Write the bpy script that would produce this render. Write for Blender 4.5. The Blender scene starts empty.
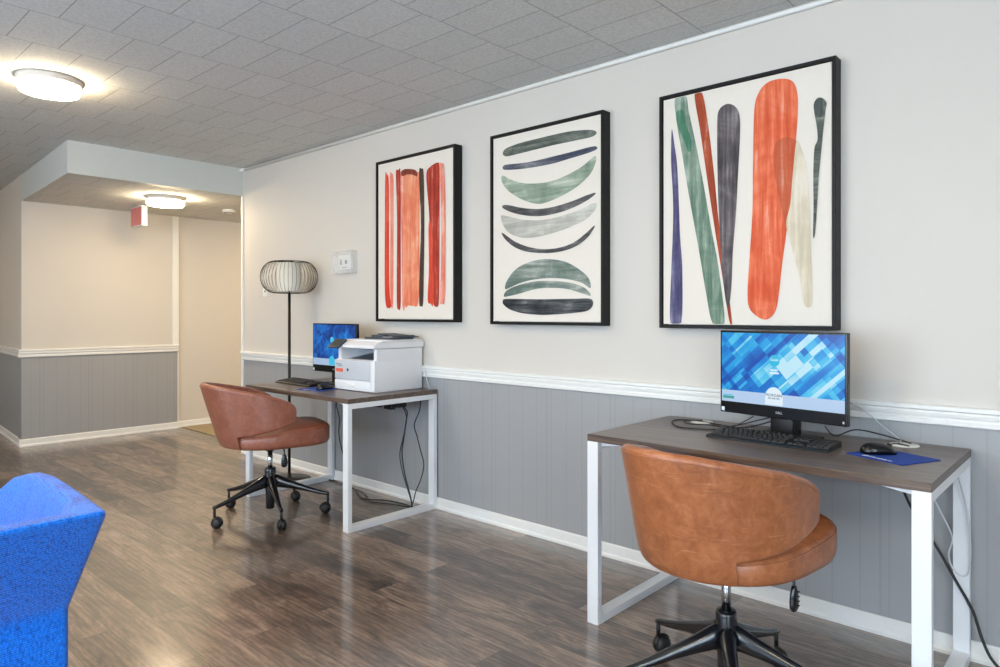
import bpy, bmesh, math, random
from math import sin, cos, pi, radians as R
from mathutils import Vector, Matrix, noise
random.seed(7)
sc = bpy.context.scene
C = sc.collection

# ------------------------------------------------------------------ materials
def _set(b, **k):
    names = dict(rough='Roughness', metal='Metallic', spec='Specular IOR Level', coat='Coat Weight', coatr='Coat Roughness',
                 sheen='Sheen Weight', sheenr='Sheen Roughness', trans='Transmission Weight', ior='IOR', alpha='Alpha', emit='Emission Strength')
    for q, v in k.items():
        b.inputs[names[q]].default_value = v
def lin(c):
    return tuple(((x/255)/12.92 if x/255 <= .04045 else ((x/255+.055)/1.055)**2.4) for x in c) + (1,)
class M:
    """small node-graph builder"""
    def __init__(s, name, rgb=(200, 200, 200), **k):
        s.m = bpy.data.materials.new(name); s.m.use_nodes = True
        s.t = s.m.node_tree; s.n = s.t.nodes; s.l = s.t.links
        s.b = s.n['Principled BSDF']; s.b.inputs['Base Color'].default_value = lin(rgb); _set(s.b, **k)
    def node(s, typ, props=None, **ins):
        nd = s.n.new(typ)
        for p, v in (props or {}).items(): setattr(nd, p, v)
        for q, v in ins.items():
            q = q.replace('_', ' ')
            sock = nd.inputs[int(q[1:])] if q[0] == 'i' and q[1:].isdigit() else nd.inputs[q]
            if isinstance(v, bpy.types.NodeSocket): s.l.new(v, sock)
            else: sock.default_value = v
        return nd
    def coord(s, scale=(1, 1, 1), rot=(0, 0, 0), loc=(0, 0, 0), out='Object'):
        tc = s.node('ShaderNodeTexCoord')
        return s.node('ShaderNodeMapping', Vector=tc.outputs[out], Scale=scale, Rotation=rot, Location=loc).outputs[0]
    def noise(s, vec, scale=5, detail=3, rough=.5, dist=0):
        return s.node('ShaderNodeTexNoise', Vector=vec, Scale=scale, Detail=detail, Roughness=rough, Distortion=dist).outputs['Fac']
    def ramp(s, fac, stops, interp='LINEAR'):
        nd = s.node('ShaderNodeValToRGB', Fac=fac); e = nd.color_ramp; e.interpolation = interp
        while len(e.elements) < len(stops): e.elements.new(.5)
        for el, (p, c) in zip(e.elements, stops):
            el.position = p; el.color = lin(c) if len(c) == 3 else c
        return nd.outputs['Color']
    def mix(s, fac, a, b, mode='MIX'):
        nd = s.node('ShaderNodeMix', {'data_type': 'RGBA', 'blend_type': mode})
        for i, v in ((0, fac), (6, a), (7, b)):
            if isinstance(v, bpy.types.NodeSocket): s.l.new(v, nd.inputs[i])
            else: nd.inputs[i].default_value = v
        return nd.outputs[2]
    def math(s, op, a, b=0., c=0.):
        nd = s.node('ShaderNodeMath', {'operation': op})
        for i, v in enumerate((a, b, c)):
            if isinstance(v, bpy.types.NodeSocket): s.l.new(v, nd.inputs[i])
            else: nd.inputs[i].default_value = v
        return nd.outputs[0]
    def base(s, c): s.l.new(c, s.b.inputs['Base Color'])
    def rough(s, c): s.l.new(c, s.b.inputs['Roughness'])
    def bump(s, h, strength=.2, dist=.01):
        nd = s.node('ShaderNodeBump', Height=h, Strength=strength, Distance=dist)
        s.l.new(nd.outputs[0], s.b.inputs['Normal'])
    def sep(s, vec):
        return s.node('ShaderNodeSeparateXYZ', Vector=vec).outputs

MT = {}
def simple(key, rgb, bump=None, var=.04, **k):
    m = M(key, rgb, **k); v = m.coord(); n = m.noise(v, 30, 3)
    a = tuple(max(0, c*(1-var)) for c in lin(rgb)[:3]) + (1,); b = tuple(min(1, c*(1+var)) for c in lin(rgb)[:3]) + (1,)
    m.base(m.mix(n, a, b))
    if bump: m.bump(m.noise(v, bump[0], 4), bump[1], .002)
    MT[key] = m.m
    return m.m

def wall_mat(key, upper, lower, axis):
    """painted wall above, grooved panelling below the chair rail"""
    m = M(key, upper, rough=.55)
    v = m.coord(out='Object'); o = m.sep(v)
    low = m.math('LESS_THAN', o[2], .85)
    c = o[axis]
    fr = m.math('FRACT', m.math('MULTIPLY', c, 1/.1016))
    g1 = m.math('LESS_THAN', m.math('ABSOLUTE', m.math('SUBTRACT', fr, .5)), .03)
    wide = m.math('FRACT', m.math('MULTIPLY', c, 1/.4064))
    g2 = m.math('LESS_THAN', m.math('ABSOLUTE', m.math('SUBTRACT', wide, .3)), .012)
    g = m.math('MULTIPLY', m.math('MAXIMUM', g1, g2), low)
    n = m.noise(v, 1.4, 3)
    up = m.mix(n, lin(tuple(x-3 for x in upper)), lin(tuple(min(255, x+3) for x in upper)))
    lo = m.mix(n, lin(tuple(x-3 for x in lower)), lin(tuple(x+3 for x in lower)))
    lo = m.mix(m.math('MULTIPLY', g, .10), lo, lin((60, 62, 66)))
    m.base(m.mix(low, up, lo))
    m.rough(m.math('SUBTRACT', .6, m.math('MULTIPLY', low, .2)))
    h = m.math('SUBTRACT', m.math('MULTIPLY', m.noise(v, 220, 2), .12), g)
    m.bump(h, .10, .003)
    MT[key] = m.m

def floor_mat():
    m = M('plank_floor', (110, 95, 85), rough=.3, spec=1., coat=.8, coatr=.13)
    m.b.inputs['Coat IOR'].default_value = 1.7
    v = m.coord()
    br = m.node('ShaderNodeTexBrick', {'offset': .37, 'offset_frequency': 2}, Vector=v, Color1=(0, 0, 0, 1), Color2=(1, 1, 1, 1), Mortar=(.5, .5, .5, 1),
                Scale=1, Mortar_Size=.0012, Mortar_Smooth=.2, Bias=0, Brick_Width=1.22, Row_Height=.152)
    tone = m.sep(br.outputs['Color'])[0]
    # shift the grain from plank to plank
    off = m.node('ShaderNodeCombineXYZ', X=m.math('MULTIPLY', tone, 37), Y=m.math('MULTIPLY', tone, 11), Z=m.math('MULTIPLY', tone, 5)).outputs[0]
    vv = m.node('ShaderNodeVectorMath', {'operation': 'ADD'}, i0=v, i1=off).outputs[0]
    g1 = m.noise(m.node('ShaderNodeMapping', Vector=vv, Scale=(1.7, 7.5, 1)).outputs[0], 1.7, 9, .68, 1.1)
    g2 = m.noise(m.node('ShaderNodeMapping', Vector=vv, Scale=(16, 85, 1)).outputs[0], 1.3, 4, .6, .3)
    wv = m.node('ShaderNodeTexWave', {'wave_type': 'BANDS', 'bands_direction': 'Y'}, Vector=m.node('ShaderNodeMapping', Vector=vv, Scale=(.9, 6, 1)).outputs[0],
                Scale=2.2, Distortion=7, Detail=3, Detail_Scale=1.2, Detail_Roughness=.6).outputs['Fac']
    t = m.math('ADD', m.math('MULTIPLY', g1, .70), m.math('MULTIPLY', g2, .24))
    t = m.math('ADD', t, m.math('MULTIPLY', wv, .06))
    t = m.math('ADD', t, m.math('MULTIPLY', m.math('SUBTRACT', tone, .5), .16))
    col = m.ramp(t, [(.32, (46, 37, 32)), (.42, (78, 64, 55)), (.51, (112, 94, 80)), (.61, (148, 126, 108)), (.74, (178, 156, 134))])
    col = m.mix(br.outputs['Fac'], col, lin((45, 38, 34)))
    m.base(col)
    m.rough(m.math('ADD', .33, m.math('MULTIPLY', g2, .14)))
    hgt = m.math('SUBTRACT', m.math('ADD', m.math('MULTIPLY', g2, .5), m.math('MULTIPLY', g1, .4)), br.outputs['Fac'])
    m.bump(hgt, .08, .003)
    MT['floor'] = m.m

def ceiling_mat():
    m = M('ceiling_tiles', (176, 178, 176), rough=.9, spec=.2)
    v = m.coord(); rv = m.node('ShaderNodeMapping', Vector=v, Rotation=(0, 0, R(90)), Location=(.035, -.175, 0)).outputs[0]
    br = m.node('ShaderNodeTexBrick', {'offset': .5, 'offset_frequency': 2}, Vector=rv, Color1=(0, 0, 0, 1), Color2=(1, 1, 1, 1), Mortar=(.5, .5, .5, 1),
                Scale=1, Mortar_Size=.0028, Mortar_Smooth=.3, Bias=0, Brick_Width=.2055, Row_Height=.395)
    tone = m.sep(br.outputs['Color'])[0]
    n1 = m.noise(v, 70, 5, .8); n2 = m.noise(v, 40, 3)
    c = m.mix(n1, lin((168, 170, 168)), lin((255, 255, 251)))
    c = m.mix(m.math('MULTIPLY', tone, .14), c, lin((176, 180, 180)))
    m.base(m.mix(m.math('MULTIPLY', br.outputs['Fac'], .6), c, lin((130, 132, 130))))
    h = m.math('SUBTRACT', m.math('ADD', m.math('MULTIPLY', n1, .5), m.math('MULTIPLY', tone, .35)), br.outputs['Fac'])
    m.bump(h, .55, .006)
    MT['ceiling'] = m.m

def leather_mat(key, a, b, c, scratches=.5):
    m = M(key, b, rough=.36, spec=.5, coat=.15, coatr=.3)
    v = m.coord()
    n = m.noise(v, 15, 7, .7, .8); f = m.noise(v, 60, 5, .7)
    col = m.ramp(m.math('ADD', m.math('MULTIPLY', n, .7), m.math('MULTIPLY', f, .3)), [(.32, a), (.52, b), (.72, c)])
    sc_ = m.noise(m.node('ShaderNodeMapping', Vector=v, Rotation=(.4, .9, .2), Scale=(3, 3, 40)).outputs[0], 2.2, 3, .5, 1.5)
    s1 = m.math('MULTIPLY', m.math('GREATER_THAN', sc_, .67), scratches*.35)
    m.base(m.mix(s1, col, lin((222, 170, 130))))
    m.rough(m.math('ADD', .26, m.math('MULTIPLY', n, .22)))
    vo = m.node('ShaderNodeTexVoronoi', Vector=v, Scale=240).outputs['Distance']
    m.bump(m.math('ADD', m.math('MULTIPLY', vo, .5), m.math('MULTIPLY', n, 1.2)), .16, .003)
    MT[key] = m.m

def desk_mat():
    m = M('desk_laminate', (110, 95, 84), rough=.3, spec=.5)
    v = m.coord()
    g1 = m.noise(m.node('ShaderNodeMapping', Vector=v, Scale=(1.4, 24, 24)).outputs[0], 1.8, 6, .6, .6)
    g2 = m.noise(m.node('ShaderNodeMapping', Vector=v, Scale=(4, 160, 160)).outputs[0], 1.2, 3)
    t = m.math('ADD', m.math('MULTIPLY', g1, .7), m.math('MULTIPLY', g2, .3))
    m.base(m.ramp(t, [(.3, (62, 50, 44)), (.5, (96, 80, 70)), (.7, (132, 114, 100))]))
    m.rough(m.math('ADD', .24, m.math('MULTIPLY', g2, .12)))
    m.bump(g2, .06, .002)
    MT['desk_top'] = m.m

def fabric_mat():
    m = M('blue_weave', (10, 88, 200), rough=.85, spec=.2, sheen=.35, sheenr=.5)
    m.b.inputs['Sheen Tint'].default_value = lin((225, 200, 230))
    v = m.coord()
    w1 = m.node('ShaderNodeTexWave', {'bands_direction': 'Z'}, Vector=v, Scale=60, Distortion=3, Detail=2).outputs['Fac']
    vo = m.node('ShaderNodeTexVoronoi', {'feature': 'F1'}, Vector=m.node('ShaderNodeMapping', Vector=v, Scale=(1, 1, .5)).outputs[0], Scale=210).outputs['Distance']
    n = m.math('ADD', m.math('MULTIPLY', w1, .3), m.math('MULTIPLY', vo, .7))
    m.base(m.ramp(n, [(.15, (30, 132, 240)), (.5, (6, 116, 226)), (.8, (4, 72, 172))]))
    m.bump(m.math('SUBTRACT', 1, n), .5, .004)
    MT['blue'] = m.m

def paint_mat(key, a, b, alpha=1., dirv=(30, 1, 2)):
    """streaky watercolour"""
    m = M('paint_'+key, b, rough=.7, spec=.25)
    v = m.coord(scale=dirv)
    n = m.noise(v, 1.6, 5, .6, .4); n2 = m.noise(m.coord(), 6, 4, .6, .6)
    t = m.math('ADD', m.math('MULTIPLY', n, .55), m.math('MULTIPLY', n2, .45))
    m.base(m.ramp(t, [(.40, a), (.50, tuple((p+q)/2 for p, q in zip(a, b))), (.57, b), (.66, tuple(q+(232-q)*.42 for q in b))]))
    if alpha < 1:
        m.l.new(m.math('ADD', alpha-.12, m.math('MULTIPLY', n, .24)), m.b.inputs['Alpha'])
    MT['paint_'+key] = m.m

def emit_mat(key, rgb, strength):
    m = M(key, (12, 12, 12) if key[:3] in ('scr', 'pan') else (230, 230, 230), rough=.4)
    m.b.inputs['Emission Color'].default_value = lin(rgb); m.b.inputs['Emission Strength'].default_value = strength
    MT[key] = m.m

def screen_mat(key, W, H, gain, shades, smooth):
    """desktop wallpaper: blue diagonal mosaic with a pale bar at the foot"""
    m = M(key, (10, 10, 12), rough=.25, spec=.4)
    v = m.coord(); o = m.sep(v)                     # x across, z up, from the centre
    r = m.node('ShaderNodeMapping', Vector=v, Rotation=(0, R(42), 0)).outputs[0]; q = m.sep(r)
    def cells(sx, sz, seed):
        cv = m.node('ShaderNodeCombineXYZ', X=m.math('FLOOR', m.math('MULTIPLY', q[0], sx)), Y=seed, Z=m.math('FLOOR', m.math('MULTIPLY', q[2], sz))).outputs[0]
        return m.node('ShaderNodeTexWhiteNoise', {'noise_dimensions': '3D'}, Vector=cv).outputs['Value']
    a = cells(9, 40, 1.3); b = cells(22, 22, 4.1); c = cells(5, 18, 7.7)
    big = m.noise(v, 7, 2)
    t = m.math('ADD', m.math('MULTIPLY', a, .27), m.math('MULTIPLY', b, .2))
    t = m.math('ADD', t, m.math('MULTIPLY', c, .23)); t = m.math('ADD', t, m.math('MULTIPLY', big, .34))
    if smooth: t = m.math('ADD', m.math('MULTIPLY', m.noise(v, 11, 4, .6, 1), .75), m.math('MULTIPLY', t, .22))
    col = m.ramp(t, shades)
    bar = m.math('LESS_THAN', o[2], -H/2+.042)
    col = m.mix(bar, col, lin((182, 208, 238)))
    m.b.inputs['Base Color'].default_value = (.01, .01, .01, 1)
    m.l.new(col, m.b.inputs['Emission Color']); m.b.inputs['Emission Strength'].default_value = gain
    MT[key] = m.m

wall_mat('wall_x', (211, 205, 196), (160, 161, 162), 0)
wall_mat('wall_y', (211, 205, 196), (160, 161, 162), 1)
simple('wall_plain', (211, 205, 196), (200, .08), .02, rough=.6)
simple('bulk', (203, 206, 202), (200, .08), .02, rough=.6)
simple('trim_white', (236, 235, 231), None, .015, rough=.35)
simple('white_metal', (232, 235, 238), (300, .04), .015, rough=.32)
simple('black_wood', (9, 9, 9), (120, .1), .2, rough=.5, spec=.3)
simple('canvas_paper', (228, 220, 208), (400, .15), .02, rough=.8)
simple('black_plastic', (11, 12, 13), (400, .1), .1, rough=.4)
simple('key_plastic', (18, 18, 20), (400, .1), .1, rough=.5)
simple('gloss_black', (12, 14, 18), None, .1, rough=.22)
simple('chair_black', (20, 24, 30), None, .1, rough=.24, coat=.4)
simple('rubber', (16, 17, 19), (200, .1), .2, rough=.5)
simple('chrome', (200, 204, 210), None, .02, rough=.16, metal=1)
simple('dark_metal', (42, 40, 38), None, .1, rough=.4, metal=.6)
simple('printer_white', (232, 233, 236), (300, .04), .015, rough=.35)
simple('printer_grey', (196, 200, 206), (300, .04), .02, rough=.4)
simple('printer_dark', (58, 68, 80), None, .08, rough=.4)
simple('fixture_white', (226, 218, 205), None, .02, rough=.4)
simple('cable_black', (14, 16, 20), None, .1, rough=.45)
simple('cable_white', (205, 210, 212), None, .03, rough=.4)
simple('mat_blue', (6, 60, 156), (500, .2), .08, rough=.8)
simple('print_white', (225, 232, 245), None, .02, rough=.6)
simple('print_silver', (190, 195, 200), None, .02, rough=.4)
simple('sticker_red', (222, 96, 72), None, .05, rough=.5)
simple('sticker_blue', (90, 130, 160), None, .05, rough=.5)
simple('exit_red', (226, 128, 124), None, .03, rough=.4)
simple('shade_fabric', (222, 218, 206), (300, .2), .03, rough=.8)
simple('carpet_tan', (160, 144, 114), (60, .4), .4, rough=.95)
simple('wood_leg', (60, 44, 34), None, .15, rough=.4)
simple('grommet', (226, 226, 220), None, .02, rough=.4)
floor_mat(); ceiling_mat(); desk_mat(); fabric_mat()
leather_mat('leather_tan', (128, 72, 42), (162, 98, 60), (190, 126, 86), .6)
leather_mat('leather_brown', (122, 70, 54), (148, 90, 70), (172, 114, 92), .2)
emit_mat('lamp_glow', (255, 230, 190), 76.)
emit_mat('daylight', (200, 222, 243), 11.5)
emit_mat('panel_lcd', (90, 100, 80), .2)
SH = [(.34, (6, 78, 178)), (.46, (10, 124, 214)), (.54, (30, 164, 230)), (.62, (84, 200, 240)), (.70, (190, 232, 248))]
SH2 = [(.34, (4, 42, 118)), (.46, (8, 80, 172)), (.56, (20, 122, 218)), (.66, (40, 150, 232)), (.78, (110, 196, 240))]
screen_mat('screen_a', .476, .27, .95, SH, False)
screen_mat('screen_b', .476, .27, .8, SH2, True)
emit_mat('scr_white', (225, 240, 250), .95)
emit_mat('scr_cyan', (60, 196, 236), .9)
emit_mat('scr_green', (60, 170, 160), .8)
emit_mat('scr_ink', (60, 100, 120), .6)
ALB = {'red': ((196, 52, 36), (226, 98, 70)), 'pale_red': ((224, 120, 98), (238, 168, 148)), 'dark_red': ((140, 44, 34), (186, 66, 48)),
       'orange': ((222, 116, 84), (236, 160, 124)), 'brown_red': ((92, 56, 44), (150, 60, 44)), 'dark_brown': ((56, 46, 40), (92, 66, 54)),
       'grey_green': ((66, 72, 69), (112, 118, 107)), 'slate_blue': ((56, 62, 80), (110, 110, 116)), 'sage': ((118, 136, 118), (176, 186, 166)),
       'slate': ((62, 62, 63), (112, 110, 108)), 'pale_grey': ((164, 162, 152), (198, 196, 184)), 'sage_grey': ((96, 112, 104), (162, 168, 158)),
       'charcoal': ((36, 40, 44), (96, 98, 100)), 'green': ((86, 112, 96), (144, 162, 144)), 'dark_green': ((58, 104, 82), (88, 134, 108)),
       'violet': ((66, 62, 98), (116, 112, 142)), 'rust': ((140, 58, 34), (178, 84, 54)), 'charcoal_violet': ((66, 61, 63), (122, 114, 116)),
       'orange_red': ((206, 82, 48), (232, 124, 88)), 'rust_wash': ((186, 80, 50), (198, 104, 72)), 'beige_wash': ((200, 188, 162), (224, 212, 190)),
       'dark_slate': ((58, 64, 62), (88, 94, 90))}
for k_, (a_, b_) in ALB.items():
    horiz = k_ in ('grey_green', 'slate_blue', 'sage', 'slate', 'pale_grey', 'sage_grey', 'charcoal')
    paint_mat(k_, a_, b_, 1., (2, 1, 26) if horiz else (30, 1, 2))

# ------------------------------------------------------------------ mesh helpers
class MB:
    def __init__(s): s.b = bmesh.new(); s.mi = 0; s.mats = []
    def mat(s, key):
        if key not in s.mats: s.mats.append(key)
        s.mi = s.mats.index(key); return s
    def face(s, vs, smooth=False):
        try: f = s.b.faces.new(vs)
        except ValueError: return None
        f.material_index = s.mi; f.smooth = smooth; return f
    def box(s, x0, x1, y0, y1, z0, z1, bev=0., seg=2, xf=None, smooth=False):
        t = bmesh.new(); bmesh.ops.create_cube(t, size=1)
        for v in t.verts:
            v.co = Vector(((x0+x1)/2+v.co.x*(x1-x0), (y0+y1)/2+v.co.y*(y1-y0), (z0+z1)/2+v.co.z*(z1-z0)))
        if bev:
            bmesh.ops.bevel(t, geom=t.edges[:], offset=bev, segments=seg, profile=.5, affect='EDGES')
        s.merge(t, xf, smooth or bool(bev and seg > 2)); return s
    def merge(s, t, xf=None, smooth=False):
        mp = {}
        for v in t.verts: mp[v] = s.b.verts.new((xf @ v.co) if xf else v.co)
        for f in t.faces: s.face([mp[v] for v in f.verts], smooth)
        t.free()
    def lathe(s, prof, cx=0, cy=0, n=32, xf=None, smooth=True):
        """prof: list of (r, z); closed at r = 0 ends"""
        rings = []
        for r, z in prof:
            if r < 1e-6: rings.append([s._v((cx, cy, z), xf)])
            else: rings.append([s._v((cx+r*cos(2*pi*i/n), cy+r*sin(2*pi*i/n), z), xf) for i in range(n)])
        for a, b in zip(rings, rings[1:]):
            for i in range(n):
                j = (i+1) % n
                if len(a) == 1 and len(b) == 1: break
                if len(a) == 1: s.face([a[0], b[i], b[j]], smooth)
                elif len(b) == 1: s.face([a[i], a[j], b[0]], smooth)
                else: s.face([a[i], a[j], b[j], b[i]], smooth)
        return s
    def _v(s, co, xf=None):
        co = Vector(co); return s.b.verts.new((xf @ co) if xf else co)
    def tube(s, pts, r, n=8, closed=False, xf=None, smooth=True):
        """round section swept along a polyline; r may be a list"""
        pts = [Vector(p) for p in pts]; N = len(pts); rr = r if isinstance(r, (list, tuple)) else [r]*N
        tans = []
        for i in range(N):
            a = pts[(i-1) % N] if (closed or i) else pts[i]; b = pts[(i+1) % N] if (closed or i < N-1) else pts[i]
            tans.append((b-a).normalized())
        ref = Vector((0, 0, 1)) if abs(tans[0].z) < .9 else Vector((1, 0, 0))
        nrm = tans[0].cross(ref).normalized(); rings = []
        for i, (p, t) in enumerate(zip(pts, tans)):
            nrm = (nrm - t*nrm.dot(t)).normalized(); bi = t.cross(nrm)
            rings.append([s._v(p+(nrm*cos(2*pi*k/n)+bi*sin(2*pi*k/n))*rr[i], xf) for k in range(n)])
        m = N if closed else N-1
        for i in range(m):
            a, b = rings[i], rings[(i+1) % N]
            for k in range(n): s.face([a[k], a[(k+1) % n], b[(k+1) % n], b[k]], smooth)
        if not closed: s.face(rings[0][::-1]); s.face(rings[-1])
        return s
    def loft(s, loops, smooth=True, caps=True, closed=True, xf=None):
        rs = [[s._v(p, xf) for p in L] for L in loops]; n = len(rs[0])
        for a, b in zip(rs, rs[1:]):
            for k in range(n if closed else n-1): s.face([a[k], a[(k+1) % n], b[(k+1) % n], b[k]], smooth)
        if caps: s.face(rs[0][::-1]); s.face(rs[-1])
        return s
    def prism(s, poly, f, d0, d1, smooth=False):
        """poly of 2-D points, f(u, v, d) -> 3-D"""
        a = [s._v(f(u, v, d0)) for u, v in poly]; b = [s._v(f(u, v, d1)) for u, v in poly]
        s.face(a[::-1]); s.face(b); n = len(poly)
        for i in range(n): s.face([a[i], a[(i+1) % n], b[(i+1) % n], b[i]], smooth)
        return s
    def text(s, txt, size, xf, extrude=.0004, align='CENTER'):
        cu = bpy.data.curves.new('t', 'FONT'); cu.body = txt; cu.size = size; cu.align_x = align; cu.extrude = extrude; cu.resolution_u = 3
        ob = bpy.data.objects.new('t', cu); C.objects.link(ob)
        me = bpy.data.meshes.new_from_object(ob.evaluated_get(bpy.context.evaluated_depsgraph_get()))
        t = bmesh.new(); t.from_mesh(me); s.merge(t, xf)
        bpy.data.objects.remove(ob); bpy.data.curves.remove(cu); bpy.data.meshes.remove(me); return s
    def build(s, name, parent=None, loc=None, mods=(), keep=False):
        bmesh.ops.recalc_face_normals(s.b, faces=s.b.faces[:])
        me = bpy.data.meshes.new(name); s.b.to_mesh(me)
        if not keep: s.b.free()
        for k in s.mats: me.materials.append(MT[k])
        ob = bpy.data.objects.new(name, me); C.objects.link(ob)
        if parent: ob.parent = parent
        if loc: ob.location = loc
        for typ, kw in mods:
            md = ob.modifiers.new(typ.title(), typ)
            for q, v in kw.items(): setattr(md, q, v)
        return ob
def mb(key): return MB().mat(key)
def smoothpath(pts, k=6, closed=False):
    P = [Vector(p) for p in pts]; N = len(P); out = []
    for i in range(N if closed else N-1):
        if closed: a, b, c, d = P[(i-1) % N], P[i], P[(i+1) % N], P[(i+2) % N]
        else: a, b, c, d = P[max(i-1, 0)], P[i], P[i+1], P[min(i+2, N-1)]
        for j in range(k):
            t = j/k
            out.append(.5*((2*b)+(c-a)*t+(2*a-5*b+4*c-d)*t*t+(3*b-a-3*c+d)*t**3))
    if not closed: out.append(P[-1])
    return out
def tag(o, label=None, cat=None, group=None, kind=None):
    for k, v in (('label', label), ('category', cat), ('group', group), ('kind', kind)):
        if v: o[k] = v
    return o
def thing(name, label, cat, loc=(0, 0, 0), rz=0, group=None):
    o = bpy.data.objects.new(name, None); o.empty_display_size = .1; C.objects.link(o)
    o.location = loc; o.rotation_euler = (0, 0, rz)
    return tag(o, label, cat, group)
def struct(o): o['kind'] = 'structure'; return o
def copy_tree(o, parent=None):
    c = o.copy(); C.objects.link(c)
    if parent: c.parent = parent
    for ch in o.children: copy_tree(ch, c)
    return c
# ------------------------------------------------------------------ dimensions (metres); main wall is the plane y = 0
CZ = 2.49            # ceiling
WE = -5.71           # far end of the main wall
BX = -7.45           # wall beyond
LY = -1.24           # where the left wall meets the wall beyond
HZ = 2.25            # hallway ceiling
XF, XN, YB = -10.6, 2.6, -5.6

def lerp(a, b, t): return a+(b-a)*t
def sy(x): return LY+(BX-x)*.062      # the left wall and bulkhead side run slightly askew
# ------------------------------------------------------------------ room shell
struct(mb('floor').box(XF, XN, YB, 3.0, -.1, 0).build('floor'))
struct(mb('ceiling').box(XF, XN, YB, .0, CZ, CZ+.1).build('ceiling'))
struct(mb('ceiling').prism([(BX, sy(BX)+.02), (WE-.05, sy(WE)+.02), (WE-.05, 3.0), (BX, 3.0)], lambda u, v, d: (u, v, d), HZ+.06, HZ+.001).build('ceiling_hallway'))
struct(mb('wall_x').box(WE, XN, 0, .12, 0, CZ).build('wall_right'))
struct(mb('wall_plain').box(WE-.0, WE+.12, .12, 3.0, 0, HZ).build('wall_hallway'))
struct(mb('wall_plain').box(BX-.1, WE+.12, 3.0, 3.1, 0, HZ).build('wall_hallway_end'))
struct(mb('wall_y').box(BX-.12, BX, LY+.0005, .16, 0, CZ).build('wall_far'))
struct(mb('wall_plain').box(BX-.14, BX-.03, .16, 3.0, 0, CZ).build('wall_far_plain'))
struct(mb('wall_x').prism([(XF, sy(XF)), (BX-.0005, sy(BX)), (BX-.0005, sy(BX)+.12), (XF, sy(XF)+.12)], lambda u, v, d: (u, v, d), 0, CZ).build('wall_left'))
struct(mb('wall_y').box(XF-.1, XF, YB, sy(XF)+.12, 0, CZ).build('wall_end'))
b = mb('bulk')
b.prism([(BX, sy(BX)), (WE, sy(WE)), (WE, -.0), (WE-.10, 0), (WE-.10, sy(WE)+.05), (BX, sy(BX)+.05)], lambda u, v, d: (u, v, d), HZ, CZ)
struct(b.build('wall_bulkhead'))
# windows: two behind the camera, one in the near wall
W0, W1 = .45, 2.20
def windowed_wall(name, axis, fixed, lo, hi, wins, side, n0):
    """wall with openings; side = -1/+1: which way is outdoors"""
    def B(bm, a, c, d0, d1, z0, z1):
        d0, d1 = sorted((fixed+side*d0, fixed+side*d1))
        return bm.box(a, c, d0, d1, z0, z1) if axis == 'x' else bm.box(d0, d1, a, c, z0, z1)
    b = mb('wall_x' if axis == 'x' else 'wall_y')
    B(b, lo, hi, 0, .15, 0, W0); B(b, lo, hi, 0, .15, W1, CZ)
    e = [lo]+[v for q in wins for v in q]+[hi]
    for i in range(0, len(e), 2): B(b, e[i], e[i+1], 0, .15, W0, W1)
    struct(b.build(name))
    for i, (a, c) in enumerate(wins):
        f = mb('trim_white')
        B(f, a-.05, c+.05, -.03, .02, W0-.05, W0); B(f, a-.05, c+.05, -.03, .02, W1, W1+.05)
        B(f, a-.05, a, -.03, .02, W0, W1); B(f, c, c+.05, -.03, .02, W0, W1); B(f, (a+c)/2-.02, (a+c)/2+.02, .03, .07, W0, W1)
        w = struct(f.build('window_%d' % (n0+i)))
        B(mb('daylight'), a, c, .09, .10, W0, W1).build('pane', w)
windowed_wall('wall_back', 'x', YB, XF, XN, [(-4.4, -2.4), (-1.4, .8)], -1, 1)
windowed_wall('wall_near', 'y', XN, YB, .12, [(-5.2, -3.3)], 1, 3)

# chair rails, baseboards
def rail(bm, p0, p1, nrm):
    """moulded chair rail swept from p0 to p1; nrm points into the room"""
    prof = [(0, .818), (.012, .818), (.016, .822), (.016, .836), (.010, .840), (.010, .846), (.020, .850), (.022, .862), (.018, .868),
            (.028, .874), (.028, .886), (.022, .890), (0, .890)]
    p0 = Vector(p0); p1 = Vector(p1); n = Vector(nrm)
    bm.loft([[(p0.x+n.x*d, p0.y+n.y*d, z) for d, z in prof], [(p1.x+n.x*d, p1.y+n.y*d, z) for d, z in prof]], smooth=False)
def skirt(bm, p0, p1, nrm):
    prof = [(0, 0), (.018, 0), (.018, .012), (.014, .018), (.010, .020), (.010, .062), (.006, .068), (0, .068)]
    p0 = Vector(p0); p1 = Vector(p1); n = Vector(nrm)
    bm.loft([[(p0.x+n.x*d, p0.y+n.y*d, z) for d, z in prof], [(p1.x+n.x*d, p1.y+n.y*d, z) for d, z in prof]], smooth=False)
b = mb('trim_white'); rail(b, (WE, 0, 0), (XN, 0, 0), (0, -1, 0)); struct(b.build('trim_1'))
b = mb('trim_white'); rail(b, (BX, LY-.027, 0), (BX, .16, 0), (1, 0, 0)); struct(b.build('trim_2'))
b = mb('trim_white'); rail(b, (XF, sy(XF), 0), (BX+.0, LY, 0), (0, -1, 0)); struct(b.build('trim_3'))
b = mb('trim_white'); skirt(b, (WE, 0, 0), (XN, 0, 0), (0, -1, 0)); struct(b.build('baseboard_right'))
b = mb('trim_white'); skirt(b, (BX, LY-.018, 0), (BX, .16, 0), (1, 0, 0)); struct(b.build('baseboard_far'))
b = mb('trim_white'); skirt(b, (BX-.03, .16, 0), (BX-.03, 3., 0), (1, 0, 0)); struct(b.build('baseboard_hallway'))
b = mb('trim_white'); skirt(b, (XF, sy(XF), 0), (BX, LY, 0), (0, -1, 0)); struct(b.build('baseboard_left'))
struct(mb('trim_white').box(BX, BX+.012, .10, .165, .89, HZ).box(BX-.03, BX+.004, .155, .166, 0, .89).build('trim_4'))      # strip where the panelling ends
struct(mb('trim_white').box(WE-.012, WE+.016, -.012, .125, 0, HZ, .003).build('trim_5'))                       # corner bead at the end of the main wall
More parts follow.
